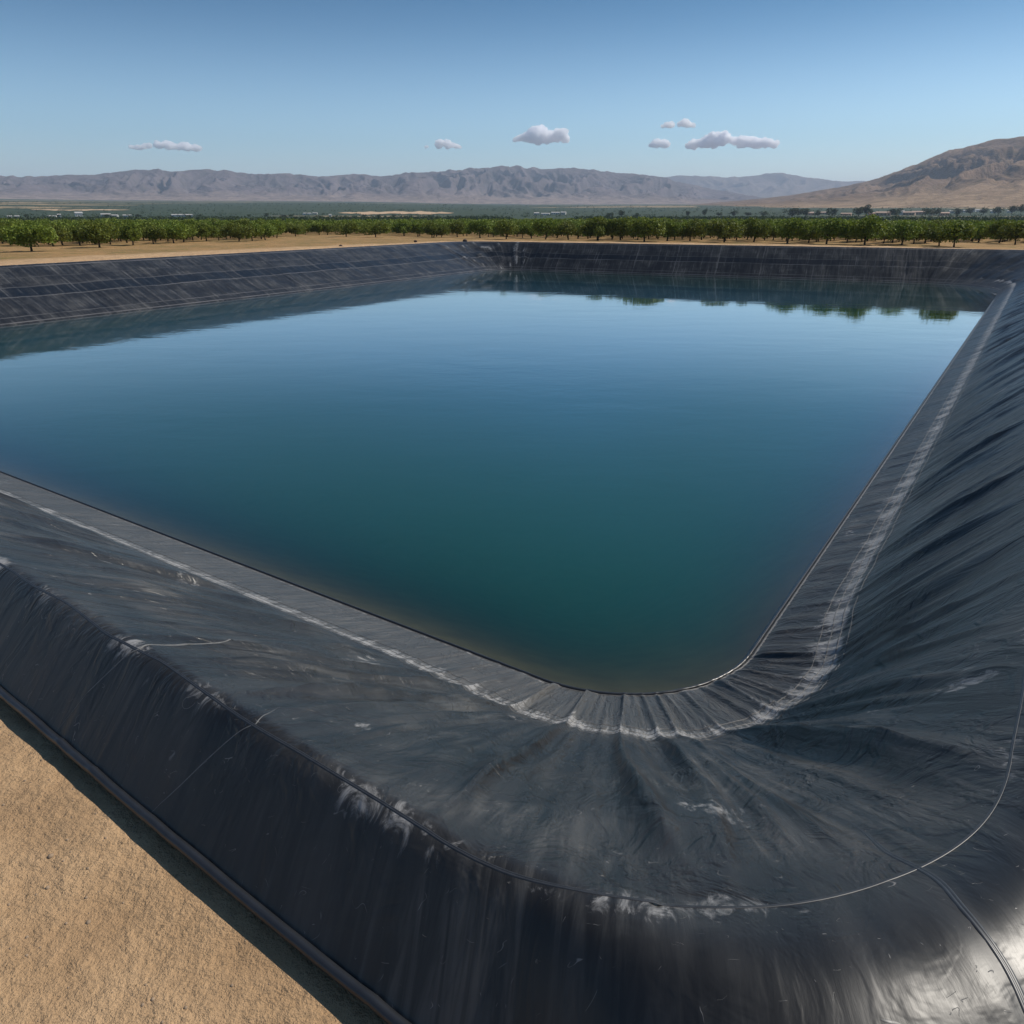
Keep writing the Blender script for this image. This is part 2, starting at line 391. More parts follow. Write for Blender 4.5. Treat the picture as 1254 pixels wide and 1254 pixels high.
def surf(s, x, lift=0.0):
    s, x = np.broadcast_arrays(np.asarray(s, float), np.asarray(x, float))
    off = I(OFF, s); dx = I(DIR[:, 0], s); dy = I(DIR[:, 1], s); n = np.hypot(dx, dy); dx = dx / n; dy = dy / n
    px = I(FW[:, 0], s) + dx * x; py = I(FW[:, 1], s) + dy * x
    xc = I(Xc, s); wd = I(Wd, s); dr = I(Dr, s); pw = I(Pw, s); far = I(F_far, s)
    zcre = .90
    inner = np.where(x < xc, x * zcre / xc, zcre + (ZC - zcre) * (x - xc) / (off - xc))
    # soften the crease
    d = (x - xc); kk = .3; inner = np.where(np.abs(d) < kk, inner + (kk - np.abs(d)) ** 2 / (4 * kk) * ((ZC - zcre) / (off - xc) - zcre / xc), inner)
    wide_ = np.clip((wd - 1.0) / 3.2, 0, 1) * (1 - far); sh = .55 * wide_; zpk = ZC + .24 * wide_
    xo = (x - off - sh) / (wd - sh)
    outer = np.where(xo > 0, zpk - (dr + zpk - ZC) * np.abs(xo) ** pw, zpk + np.where(pw < 1.5, -dr * xo * (1 - wide_), 0))
    k = .34 * (1 - far) + .12 * far
    z = smin(inner, outer, k) + k / 4
    z = np.where(x > off - 2, z, inner + k / 4 * np.clip((x - off + 4) / 2, 0, 1))
    return np.stack([px, py, z + folds(s, x) + lift - .02 * np.exp(-(x / .2) ** 2)], -1)

# ---- liner mesh
CEN = np.mean(WQ, 0)
qs = np.concatenate([np.linspace(0, .06, 7)[:-1], np.linspace(.06, .9, 56)[:-1], np.linspace(.9, 1.0, 14)])
os_ = np.linspace(0, 1, 26)[1:]
Sg = S_nc[None, :]; offc = I(OFF, S_nc)[None]; wdc = I(Wd, S_nc)[None]
X = np.concatenate([qs[:, None] * offc, offc + os_[:, None] * wdc], 0)
SS = np.broadcast_to(Sg, X.shape)
P = surf(SS, X)
# below the water
kk = np.array([.70, .76, .82, .87, .91, .94, .96, .975, .987, .995])[:, None]
Wc = np.stack([I(FW[:, 0], S_nc), I(FW[:, 1], S_nc)], 1)
hp = 62.0
und = np.zeros((len(kk), len(S_nc), 3)); und[..., 0] = CEN[0] + (Wc[:, 0] - CEN[0]) * kk; und[..., 1] = CEN[1] + (Wc[:, 1] - CEN[1]) * kk
und[..., 2] = -(1 - kk) * hp * .50 - .02
floor = und[:1].copy(); floor[..., :2] = CEN + (floor[..., :2] - CEN) * .02
P = np.concatenate([floor, und, P], 0)
nu = len(kk) + 1
Xall = np.concatenate([np.concatenate([[.02], kk[:, 0]])[:, None] * np.ones_like(offc) * hp - hp, X], 0)
UV = np.stack([np.broadcast_to(Sg, Xall.shape), Xall * 1.12], -1)
far = I(F_far, S_nc)[None] * np.ones_like(Xall); qn = Xall / offc
xc = I(Xc, S_nc)[None]
crest = np.exp(-((Xall - offc - .03) / .26) ** 2)
pat = sst(-.15, .45, noise(SS[0] / 1.6, SS[0] * 0, 71))[None]
crest = crest * (.30 + .70 * pat)
cre = np.exp(-((Xall - xc) / np.where(Xall < xc, .55 + .12 * I(w_r, S_nc)[None], .10)) ** 2) * (.65 + .35 * sst(-.3, .4, noise(SS[0] / .9, SS[0] * 0, 72)))[None]
an = I(a_near, S_nc)[None]
fr = ridge(np.broadcast_to(Sg, Xall.shape) / 1.5 + .15 * noise(np.broadcast_to(Sg, Xall.shape) / 2.3, Xall / 7, 5), Xall / 18, 22) ** 8 * an * sst(.0, .5, Xall) * (1 - sst(1.0, 4.0, Xall)) * .5
afr = np.maximum(I(a_far, S_nc), I(a_rf, S_nc) * .5)[None] * ridge(np.broadcast_to(Sg, Xall.shape) / 1.7, Xall / 14, 32) ** 5 * (Xall > .2) * .85
wl = np.exp(-((Xall - .22) / .05) ** 2) * .9  # pale meniscus line at the water, put into the scuff mask
scuff = np.clip((crest * .88 + cre * 1.0 + wl) * (1 - far) + fr + afr, 0, 1)
strip = sst(.15, .3, Xall) * (1 - sst(xc - .05, xc + .15, Xall)) * (1 - far) * (1 - .70 * I(w_r, S_nc)[None])
skirt = sst(offc - .1, offc + .5, Xall) * (1 - far)
liner = grid_obj('pond_liner', P, M_liner, closed=True, uv=UV, attrs=dict(far=far, qn=qn, scuff=scuff, strip=strip, skirt=skirt), flip=True)
M_silt = simple('silted_liner', (.085, .070, .042), .9, .45, 1.2, .1)
liner.data.materials.append(M_silt)
mi = np.zeros((len(Xall) - 1, len(S_nc)), np.int32); mi[:nu] = 1; liner.data.polygons.foreach_set('material_index', mi.ravel())
# the seam in s where the loop closes: fix the uv jump
l = liner.data.uv_layers['UVMap'].data; n = len(l); a = np.empty(n * 2, np.float32); l.foreach_get('uv', a); a = a.reshape(-1, 4, 2)
jump = (a[:, :, 0].max(1) - a[:, :, 0].min(1)) > S_TOT / 2
u = a[jump]; u[..., 0] = np.where(u[..., 0] < S_TOT / 2, u[..., 0] + S_TOT, u[..., 0]); a[jump] = u
l.foreach_set('uv', a.ravel())
tag(liner, 'black plastic pond liner sheet with dusty folds, draped over all four banks of the reservoir', 'pond liner')

# ---- liner parts: welded seams, edge pipe; added tube and ribbon for the wet waterline
def ribbon_s(name, s0, s1, xf, hw, h, mat, n=1200, prof=None, wob=0.0):
    s = np.linspace(s0, s1, n); x0 = xf(s) + wob * noise(s / 1.3, s * 0, 91)
    prof = prof or [(-1, 0), (-.7, 1), (-.25, .9), (0, .25), (.25, .9), (.7, 1), (1, 0)]
    rows = [surf(s, x0 + a * hw, b * h) for a, b in prof]
    return grid_obj(name, np.stack(rows, 0), mat, parent=liner, flip=True)
def ribbon_x(name, s0, x0, x1, hw, h, mat, n=260, bend=None):
    x = np.linspace(x0, x1, n); s = s0 + (bend(x) if bend else 0 * x)
    prof = [(-1, 0), (-.7, 1), (-.2, .9), (0, .3), (.2, .9), (.7, 1), (1, 0)]
    tp = np.clip((x1 - x) / 1.1, .1, 1) * np.clip((x - x0) / 1.2, .1, 1)
    rows = [surf(s + a * hw * tp, x, b * h * tp) for a, b in prof]
    return grid_obj(name, np.stack(rows, 0), mat, parent=liner)
def tube_path(name, pts, r, mat, parent=None, n=10):
    pts = np.asarray(pts); T = np.gradient(pts, axis=0); T /= np.linalg.norm(T, axis=1)[:, None]
    side = np.cross(T, [0, 0, 1]); side /= np.linalg.norm(side, axis=1)[:, None]; up = np.cross(side, T)
    th = np.linspace(0, 2 * np.pi, n, endpoint=False)
    rr = np.broadcast_to(r, (len(pts),))
    P_ = pts[:, None] + rr[:, None, None] * (np.cos(th)[None, :, None] * side[:, None] + np.sin(th)[None, :, None] * up[:, None])
    return grid_obj(name, P_, mat, closed=True, parent=parent)
sA, sB = s_near0 - 45, s_near1 + 70
ribbon_s('crest_seam', sA, sB, lambda s: I(OFF, s), .018, .006, M_weld_d, 2600, wob=.05)
for dx_, hw_ in ((-.44, .008), (-.22, .010), (-.03, .014), (.15, .010)):
    ribbon_s('crease_seam', sA, sB, lambda s, dx_=dx_: I(Xc, s) + dx_, hw_, .007, M_weld, 2600, wob=.03)
s = np.linspace(s_near0 - 58, s_near1 + 95, 2600)
tube_path('wet_band_tube', surf(s, .10 + 0 * s, .018), .042, M_pipe, liner)  # added tube standing in for the dark wet band, no real pipe
ribbon_s('meniscus_ribbon', s_near0 - 58, s_near1 + 95, lambda s: .20 + 0 * s, .022, .012, M_weld, 2600)  # added ribbon standing in for the bright meniscus line, no real weld
s_pipe = S_f[near_zone][np.argmin(np.abs(FC[near_zone][:, 0] - .35))]
s = np.linspace(s_near0 - 30, s_pipe, 700)
tube_path('edge_pipe', surf(s, I(OFF, s) + I(Wd, s) - .02, .03), .055, M_pipe, liner, 14)
def s_at(px, py, z, arr=None):
    x, y = on_plane(px, py, z); arr = FC if arr is None else arr
    return S_f[np.argmin((arr[:, 0] - x) ** 2 + (arr[:, 1] - y) ** 2)]
for (px, py), x0b, x1b, k, mt in (((165, 797), -1.9, 1.0, -.75, M_weld), ((322, 882), -.5, 1.0, -.75, M_weld), ((1140, 1088), -1.6, 4.0, 0, M_weld_d)):
    s0 = s_at(px, py, 4.8); o = float(I(OFF, s0))
    ribbon_x('cross_seam', s0, o + x0b, o + x1b, .014 if mt is M_weld else .022, .008, mt, bend=lambda x: np.clip(x - o, 0, 9) * k + .06 * noise(x / .7, x * 0, 5) + np.clip(o - x, 0, 9) * -.25 * (k != 0))

# ---- water
kk = np.array([1.0012, .999, .996, .992, .987, .98, .972, .962, .95, .93, .9, .86, .8, .7, .55, .35, .1, .01, .0002])[:, None]
Pw_ = np.zeros((len(kk), len(S_nc), 3)); Pw_[..., :2] = CEN + (Wc[None] - CEN) * kk[..., None]
dep = np.clip(1 - kk, 0, 1) * hp * .55 * np.ones((1, len(S_nc)))
water = grid_obj('pond_water', Pw_, M_water, closed=True, attrs=dict(depth=dep), flip=False)
tag(water, 'calm blue green pond water inside the black liner', kind='structure')

# ---- ground: one sheet from the liner's outer edge to beyond the mountains
def terr(x, y):
    r = np.hypot(x, y); az = np.arctan2(x, y)
    z = 4.6 - 1.7 * sst(110, 330, r)
    rise = np.clip(r - 1000, 0, None)
    return z + rise * .0165 * sst(900, 3500, r) * (.75 + .25 * sst(.1, -.3, az)) + 5 * fbm(x / 900, y / 900, 3, 77) * sst(900, 2500, r)
edge = surf(S_nc, I(OFF, S_nc) + I(Wd, S_nc) - .06, -.012)
zb = ZC - I(Dr, S_nc)
rad = edge[:, :2] - CEN; rad /= np.linalg.norm(rad, axis=1)[:, None]
D = np.array([0, .06, .14, .3, .5, .75, 1, 1.4, 1.9, 2.5, 3.2, 4, 5, 6, 7.5, 9, 11, 13, 16, 20, 25, 31, 38, 47, 58, 72, 90, 112, 140, 175, 220, 280, 350, 450, 600, 800, 1000, 1300, 1700, 2200, 3000, 4000, 5500, 7500, 10000, 14000, 20000, 28000.])
G = np.zeros((len(D), len(S_nc), 3))
G[..., :2] = edge[None, :, :2] + rad[None] * D[:, None, None]
bl = sst(1.0, 14.0, D)[:, None]
farS = I(F_far, S_nc)[None]
berm = farS * (.22 * sst(.2, 1.0, D)[:, None] * (1 - sst(5, 8, D)[:, None]))
G[..., 2] = (zb[None] - .012) * (1 - bl) + terr(G[..., 0], G[..., 1]) * bl + berm
amp = sst(.05, 1.0, D)[:, None] * (1 - sst(200, 600, D)[:, None])
G[..., 2] += amp * (.05 * fbm(G[..., 0] / 1.7, G[..., 1] / 1.7, 4, 51) + .10 * fbm(G[..., 0] / 9, G[..., 1] / 9, 3, 52))
rr = np.hypot(G[..., 0], G[..., 1])
orch = sst(10, 17, D)[:, None] * np.ones_like(rr) * sst(60, 90, rr)
ground = grid_obj('ground', G, M_ground, closed=True, attrs=dict(orchard=orch, valley=sst(420, 560, rr)), flip=True)
tag(ground, kind='structure')

def lump(r, seed, sq=(1, 1, .7), sub=2):
    bm = bmesh.new(); bmesh.ops.create_icosphere(bm, subdivisions=sub, radius=1)
    V = np.array([v.co[:] for v in bm.verts]); F = np.array([[v.index for v in f.verts] for f in bm.faces]); bm.free()
    k = 1 + .35 * noise(V[:, 0] * 1.3 + seed * 3.7, V[:, 1] * 1.3 + V[:, 2] * 1.7, seed)
    return V * k[:, None] * r * np.array(sq), F
# gravel on the sand beside the liner (uncountable)
VV, FF = [], []; o = 0
for i in range(520):
    s = s_pipe - rng.uniform(0, 14); d = rng.uniform(.15, 2.6)
    j = np.argmin(np.abs(S_nc - s % S_TOT)); x, y = edge[j, :2] + rad[j] * d
    kD = np.interp(d, D, np.arange(len(D))); k0 = int(kD)
    z = G[k0, j, 2] * (1 - kD + k0) + G[k0 + 1, j, 2] * (kD - k0)
    v, f = lump(abs(rng.normal(0, .008)) + .006 + (.022 if i % 23 == 0 else 0), i, sub=1)
    VV.append(v + np.array([x, y, z])); FF.append(f + o); o += len(v)
gv = link(bpy.data.objects.new('gravel', mesh_from('gravel', np.concatenate(VV), np.concatenate(FF), [M_stone])))
tag(gv, 'small loose stones on the sand beside the liner edge', 'gravel', kind='stuff')
for (px, py, r), lab in zip(((417.5, 302.2, .30), (509, 296.4, .34), (569.5, 295.6, .42)),
        ('small dark stone on the pale sand just above the left bank of the pond',
         'dark stone on the sand at the liner edge, midway between two others',
         'largest dark stone on the sand, close to the far corner of the pond')):
    v, f = lump(r, int(px), (1, 1, .8)); x, y = on_plane(px, py, 4.75)
    ob = link(bpy.data.objects.new('stone', mesh_from('stone', v, f, [M_dark_stone]))); ob.location = (x, y, 4.75 + r * .35)
    tag(ob, lab, 'stone', 'dark stones on the sand')

# ------------------------------------------------------------------ trees
def leaf_quads(C, size, seed, up=.35):
    """one small four-cornered leaf spray at each centre, turned at random"""
    g = np.random.default_rng(seed); n = len(C)
    nv = g.normal(size=(n, 3)); nv[:, 2] += up; nv /= np.linalg.norm(nv, axis=1)[:, None]
    a = np.cross(nv, g.normal(size=(n, 3))); a /= np.linalg.norm(a, axis=1)[:, None]; b = np.cross(nv, a)
    sz = size * g.uniform(.6, 1.35, n)[:, None]
    V = np.stack([C - a * sz, C + b * sz * .55 + nv * sz * .15, C + a * sz, C - b * sz * .55 + nv * sz * .1], 1).reshape(-1, 3)
    return V, np.arange(4 * n).reshape(n, 4)
def crown_points(n, w, h, z0, seed, lobes=9):
    g = np.random.default_rng(seed)
    L = [(g.normal(0, 1, 3) * np.array([w * .26, w * .26, h * .17]) + [0, 0, z0 + h * .52], g.uniform(.26, .40) * w * .8) for _ in range(lobes)]
    L.append((np.array([0, 0, z0 + h * .45]), w * .36))
    P_ = []
    per = n // len(L)
    for c, r in L:
        d = g.normal(size=(per, 3)); d /= np.linalg.norm(d, axis=1)[:, None]
        rr_ = r * (g.uniform(.25, 1, per) ** .45)
        bump_ = 1 + .22 * noise(d[:, 0] * 3 + seed, d[:, 1] * 3 + d[:, 2] * 2, seed)
        p = c + d * (rr_ * bump_)[:, None] * np.array([1, 1, .82])
        P_.append(p)
    P_ = np.concatenate(P_)
    P_[:, 2] = np.where(P_[:, 2] < z0, z0 + (z0 - P_[:, 2]) * .25, P_[:, 2])
    e = (P_[:, 0] ** 2 + P_[:, 1] ** 2) / (w * .56) ** 2 + ((P_[:, 2] - z0 - h * .45) / (h * .62)) ** 2
    return P_[e < 1.25]
def leaf_mesh(name, pts, size, seed, mat):
    V, F = leaf_quads(pts, size, seed)
    me = mesh_from(name, V, F, [mat], False)
    g = np.random.default_rng(seed + 5)
    a = me.attributes.new('leaf', 'FLOAT', 'FACE'); a.data.foreach_set('value', g.uniform(0, 1, len(F)).astype(np.float32))
    return me
def tube(pts, rad, n=7):
    pts = np.asarray(pts, float); T = np.gradient(pts, axis=0); T /= np.linalg.norm(T, axis=1)[:, None]
    sd = np.cross(T, [.13, .99, .05]); sd /= np.linalg.norm(sd, axis=1)[:, None]; up = np.cross(sd, T)
    th = np.linspace(0, 2 * np.pi, n, endpoint=False); r = np.asarray(rad)[:, None, None]
    P_ = pts[:, None] + r * (np.cos(th)[None, :, None] * sd[:, None] + np.sin(th)[None, :, None] * up[:, None])
    return P_.reshape(-1, 3), grid_faces(len(pts), n, True)
def trunk_mesh(name, th, h, seed, mat, r0=.15, twin=False):
    g = np.random.default_rng(seed); VV, FF, o = [], [], 0
    def add(p, r):
        nonlocal o
        v, f = tube(p, r); VV.append(v); FF.append(f + o); o += len(v)
    lean = g.normal(0, .10, 2)
    for b in ((-.22, .22) if twin else (0,)):
        t = np.linspace(0, 1, 6)[:, None]
        stem = np.concatenate([b + (lean[0] + b * .8) * t * th, lean[1] * t * th, t * (th + .15) - .12], 1)
        add(stem, r0 * (1.35 - .6 * t[:, 0] ** .5))
        for k in range(4):
            a = k * 1.6 + g.uniform(0, 1); q_ = np.linspace(0, 1, 5)[:, None]
            ln = g.uniform(.6, 1.0) * h * .5
            lim = stem[-1] + np.concatenate([np.cos(a) * q_ * ln * .75, np.sin(a) * q_ * ln * .75, -.05 + q_ ** .8 * ln], 1)
            add(lim, r0 * .55 * (1 - .75 * q_[:, 0]))
    return mesh_from(name, np.concatenate(VV), np.concatenate(FF), [mat], True)
VARS = []
for k in range(7):
    w, h, z0 = rng.uniform(5.0, 5.9), rng.uniform(3.3, 3.8), rng.uniform(.68, .85)
    VARS.append((leaf_mesh('crown', crown_points(4200, w, h, z0, 40 + k), .20, 60 + k, M_leaf), trunk_mesh('trunk', z0 + .35, h, 80 + k, M_bark, twin=(k == 5))))
def place_tree(x, y, z, sc, label, group, v):
    e = link(bpy.data.objects.new('orchard_tree', None)); e.empty_display_size = .5
    e.location = (x, y, z); e.rotation_euler = (0, 0, rng.uniform(0, 6.28)); e.scale = (sc * rng.uniform(.93, 1.07), sc * rng.uniform(.93, 1.07), sc)
    c = link(bpy.data.objects.new('crown', VARS[v][0]), e); t = link(bpy.data.objects.new('trunk', VARS[v][1]), e)
    tag(e, label, 'tree', group); return e
ONES = ['', 'first', 'second', 'third', 'fourth', 'fifth', 'sixth', 'seventh', 'eighth', 'ninth', 'tenth', 'eleventh', 'twelfth', 'thirteenth', 'fourteenth', 'fifteenth', 'sixteenth', 'seventeenth', 'eighteenth', 'nineteenth']
def ordinal(n):
    if n < 20: return ONES[n]
    t = {2: 'twent', 3: 'thirt', 4: 'fort'}[n // 10]
    return t + ('ieth' if n % 10 == 0 else 'y-' + ONES[n % 10])
FRONT = [(39, 308, 1.0), (66, 302, .95), (102, 298, .9), (122, 303.6, 1.05), (163, 300.5, .95), (188, 299, .8), (213, 298, .95), (225, 296.5, .9), (253, 295.5, .9), (268, 294.5, .8), (293, 296, .95), (309, 295, .9), (325, 294.2, .85), (339, 291.5, .95), (362, 289.5, .95), (374, 287.5, .85), (391, 288, .9), (401, 288, .9),
 (424, 290.3, 1.0), (445, 287, .75), (460, 290.6, 1.0), (495, 288.8, 1.05), (514, 289, .85), (530, 291, .95), (541, 291, .75), (560, 290.4, 1.0), (572, 289.5, .85), (588, 291.8, 1.0), (620, 293.2, 1.0), (640, 291, .8), (651, 292.3, .95), (668, 293.5, .95), (696, 293.8, .95), (708, 292.5, .9), (732, 294.3, 1.1), (760, 294.5, 1.1), (789, 296, 1.15), (817, 295.3, 1.0), (845, 295.3, .95), (859, 294, .9), (887, 297, 1.05), (923, 296.6, 1.0), (964, 298.4, 1.1), (1002, 296, .9), (1012, 299.2, 1.1), (1058.7, 300, 1.1), (1103.7, 300.2, 1.05), (1140, 296, .95), (1150, 301.5, .8), (1168, 303, .95), (1198, 297, 1.0), (1223, 298, .95), (1243, 300, .95)]
taken = []
fl, frr = 0, 0
for i, (px, py, sc) in enumerate(FRONT):
    z = 4.5
    for _ in range(4):
        x, y = on_plane(px, py, z); z = float(terr(x, y)) - .05
    if px < 600:
        fl += 1; lab = f'leafy orchard tree in the front row behind the left bank, {ordinal(fl)} from the left edge'
        grp = 'front row orchard trees behind the left bank'
    else:
        frr += 1; lab = f'leafy orchard tree in the front row behind the far bank, {ordinal(frr)} from its corner'
        grp = 'front row orchard trees behind the far bank'
    v = 5 if px in (732, 495, 530) else int(rng.choice([0, 1, 2, 3, 4, 6]))
    place_tree(x, y, z, sc * (1.12 if px > 580 else 1.05), lab, grp, v); taken.append((x, y))
# rows behind, on the planting grid
taken = np.array(taken)
faz = np.arctan2(taken[:, 0], taken[:, 1]); fr_ = np.hypot(taken[:, 0], taken[:, 1])
o_ = np.argsort(faz); faz, fr_ = faz[o_], fr_[o_]
fsm = np.array([np.median(fr_[max(0, i - 2):i + 3]) for i in range(len(fr_))])
ga = np.array([.564, .826]); gb = np.array([-.831, .556]); base = np.array(on_plane(1058.7, 300, 4.5))
ii, jj = np.meshgrid(np.arange(-60, 80), np.arange(-60, 90), indexing='ij')
Q = base + ii.ravel()[:, None] * ga * 6.6 + jj.ravel()[:, None] * gb * 6.6 + rng.normal(0, .35, (ii.size, 2))
az = np.arctan2(Q[:, 0], Q[:, 1]); r = np.hypot(Q[:, 0], Q[:, 1])
lim = np.interp(az, faz, fsm)
dmin = np.min(np.hypot(Q[:, None, 0] - taken[None, :, 0], Q[:, None, 1] - taken[None, :, 1]), 1)
ok = (r > lim + 5.5) & (dmin > 5.6) & (r < 430 + 25 * np.sin(az * 9)) & (np.abs(az) < .82) & (rng.uniform(size=len(r)) > .03)
# keep the planting off the pond itself
def outside(p, m):
    c = np.array(CQ); res = np.zeros(len(p), bool)
    for k in range(4):
        a, b = c[k], c[(k + 1) % 4]; n = np.array([(b - a)[1], -(b - a)[0]]); n /= np.linalg.norm(n)
        res |= (p - a) @ n > m
    return res
ok &= outside(Q, 14)
Q, r, az = Q[ok], r[ok], az[ok]
inview = np.abs(az) < .64
order = np.argsort(r + 1000 * ~inview)
NIND = 300 - len(FRONT)
for k in order[:NIND]:
    place_tree(Q[k, 0], Q[k, 1], float(terr(Q[k, 0], Q[k, 1])) - .05, rng.uniform(.82, 1.05), 'green orchard tree standing in the rows behind the front row', 'orchard trees in the rows behind the front row', int(rng.choice([0, 1, 2, 3, 4, 6])))
pts = []
for k in order[NIND:]:
    p = crown_points(420, 5.4, 3.6, .8, int(500 + k), 6) * rng.uniform(.82, 1.05); pts.append(p + np.array([Q[k, 0], Q[k, 1], float(terr(Q[k, 0], Q[k, 1]))]))
om = link(bpy.data.objects.new('distant_orchard', leaf_mesh('distant_orchard', np.concatenate(pts), .42, 900, M_leaf)))
tag(om, 'far rows of the orchard merging into one green mass', 'orchard', kind='stuff')

# ------------------------------------------------------------------ valley beyond the orchard
def on_terrain(px, py, rmin=520):
    d = ray(px, py); u = d[:2] / np.linalg.norm(d[:2]); tanel = d[2] / np.linalg.norm(d[:2])
    rs = np.geomspace(rmin, 9000, 1500)
    below = CAMZ + tanel * rs <= terr(u[0] * rs, u[1] * rs)
    rh = rs[np.argmax(below)] if below.any() else 1400.0
    return u[0] * rh, u[1] * rh, float(terr(u[0] * rh, u[1] * rh)), rh
def strip_field(px0, px1, y0, y1, lab):
    n = 40; u = np.linspace(px0, px1, n); rows = []
    for t in np.linspace(0, 1, 6):
        rows.append([])
        for x in u:
            e = min(1, (x - px0) / (px1 - px0) * 5, (px1 - x) / (px1 - px0) * 5)
            ym = (y0 + y1) / 2 + .5 * float(noise(x / 37, y0, 5)); yy = ym + (y1 - y0) / 2 * (1 - 2 * t) * max(e ** .6, .03) * (1 + .9 * float(noise(x / 9, t * 3 + y0, 6)))
            a = on_terrain(x, yy); rows[-1].append((a[0], a[1], a[2] + .8))
    o = grid_obj('dry_field', np.array(rows), M_field, smooth=True, flip=True); tag(o, lab, 'field', kind='structure'); return o
strip_field(414, 556, 259.6, 262.3, 'long pale field beyond the orchard')
strip_field(36, 160, 256.8, 258.0, 'thin pale field at the foot of the hills')
# uncountable far woodland
pts = []; g = np.random.default_rng(77)
for k in range(7000):
    a = g.uniform(-.72, .72); rr_ = g.uniform(520, 1150) if k < 4200 else 1150 * (g.uniform(0, 1) * 2.6 + 1)
    x, y = rr_ * math.sin(a), rr_ * math.cos(a)
    if noise(x / 260, y / 420, 61) + .25 * (rr_ > 1200) + .6 * (a > .08) * (700 < rr_ < 1150) < -.02: continue
    sc = g.uniform(.6, 1.25) * (1 if rr_ < 1150 else 1.5)
    n = 26 if rr_ < 1150 else 14
    d = g.normal(size=(n, 3)); d /= np.linalg.norm(d, axis=1)[:, None]
    p = d * g.uniform(.3, 1, (n, 1)) ** .5 * np.array([2.6, 2.6, 1.7]) * sc; p[:, 2] += 1.6 * sc
    pts.append(p + np.array([x, y, float(terr(x, y))]))
fw = link(bpy.data.objects.new('distant_woodland', leaf_mesh('distant_woodland', np.concatenate(pts), .95, 901, M_leaf_d)))
tag(fw, 'far dark green scrub and tree belts across the valley floor', 'woodland', kind='stuff')
# single far trees one can tell apart: (px centre, py base, width px, height px)
DT = [(33, 267, 5, 3), (72, 267, 5, 3), (131, 267.5, 8, 3), (169, 267, 7, 3), (244, 267, 5, 3), (305, 266.5, 4, 3), (327, 266, 6, 4), (347, 266.5, 7, 3), (357, 266.5, 6, 3), (446, 266, 6, 3), (465, 266, 6, 3), (482, 266, 5, 3), (526, 266.5, 5, 3),
 (746, 266, 9, 5), (761, 266, 7, 7), (780, 266, 8, 4), (842, 265, 5, 6), (863, 265, 6, 7), (880, 265, 8, 4), (899, 265, 8, 6), (915, 265, 9, 4), (935, 265, 10, 5), (970, 265.5, 18, 9), (986, 265.5, 11, 8), (1001, 265.5, 8, 6), (1019, 265.3, 12, 9), (1051, 265.3, 12, 9), (1060.5, 265.3, 10, 11), (1096, 264.8, 14, 8), (1133, 264.6, 10, 7), (1146, 264.6, 11, 7), (1171, 264, 9, 7), (1188, 263, 9, 6), (1204, 263, 8, 6), (1222, 262.5, 9, 7), (1239, 262, 10, 7), (1250, 262, 7, 8)]
DV = [(leaf_mesh('crown', crown_points(1500, 1.0, .84, .14, 140 + k, 8), .045, 160 + k, M_leaf_d), trunk_mesh('trunk', .25, .8, 180 + k, M_bark, .035)) for k in range(3)]
for i, (px, py, w, h) in enumerate(DT):
    x, y, z, rh = on_terrain(px, min(py, 266.2), 560); rh3 = math.sqrt(x * x + y * y) / FPX * .93
    e = link(bpy.data.objects.new('round_tree', None)); e.location = (x, y, z - .1); e.scale = (w * rh3 * 1.05, w * rh3 * 1.05, h * rh3 * 1.15); e.rotation_euler = (0, 0, i * 1.3)
    for nm, me in zip(('crown', 'trunk'), DV[i % 3]): link(bpy.data.objects.new(nm, me), e)
    lab = f'dark round tree standing above the far orchard edge, {ordinal(i + 1)} such tree from the left'
    tag(e, lab, 'tree', 'dark trees beyond the orchard')
# houses: (px centre, py base, w px, h px, kind)
HS = [(12, 266.6, 4, 2, 'w'), (21, 266.6, 4, 2, 'w'), (64, 266.4, 8, 2, 'w'), (73, 266.2, 3, 3.2, 'w'), (97, 265.6, 7, 4.5, 'w'), (130, 265.6, 9, 3.2, 'w'), (139, 266, 9, 2.5, 'w'), (156, 266, 8, 2.5, 'w'), (218, 265.5, 13, 2.6, 'w'), (231, 265.6, 9, 2.6, 'w'), (376, 263.0, 9, 2, 'w'), (386, 262.6, 5, 2, 'w'), (404.5, 266.2, 2.5, 3.4, 'w'),
 (657, 263.6, 6, 3, 'w'), (668, 263.6, 10, 2.4, 'w'), (680, 262.6, 10, 2.6, 'w'), (690, 262.8, 6, 3, 'w'), (992, 264, 7, 3.5, 'b'), (1007, 262.6, 10, 2.6, 'b'), (1036, 264, 11, 2.6, 'b'), (1067, 264.2, 7, 3.2, 'b'), (1081, 264.4, 15, 4.0, 'b'), (1104, 263.2, 4, 4.2, 'w'), (1113, 263.8, 12, 3.6, 'b'), (1124, 263, 12, 3.4, 'b'), (1140, 264, 3.5, 5, 'b'), (1156, 264.4, 9, 3.4, 'b'), (1165, 261, 4.5, 2.4, 'w'), (1179, 260.2, 5.5, 2.2, 'w'), (1190, 259.8, 6.5, 2.4, 'w'), (1200, 259.6, 8, 2.4, 'w'), (1216, 261, 5.5, 2.4, 'w'), (1236, 260.5, 4, 2, 'w')]
def box(x0, x1, y0, y1, z0, z1):
    V = np.array([[x, y, z] for z in (z0, z1) for y in (y0, y1) for x in (x0, x1)], float)
    return V, [(0, 2, 3, 1), (4, 5, 7, 6), (0, 1, 5, 4), (2, 6, 7, 3), (1, 3, 7, 5), (0, 4, 6, 2)]
def join(parts):
    VV, FF = [], []; o = 0
    for v, f in parts: VV.append(v); FF += [tuple(i + o for i in q) for q in f]; o += len(v)
    return np.concatenate(VV), FF
cnt = {'w': 0, 'b': 0}
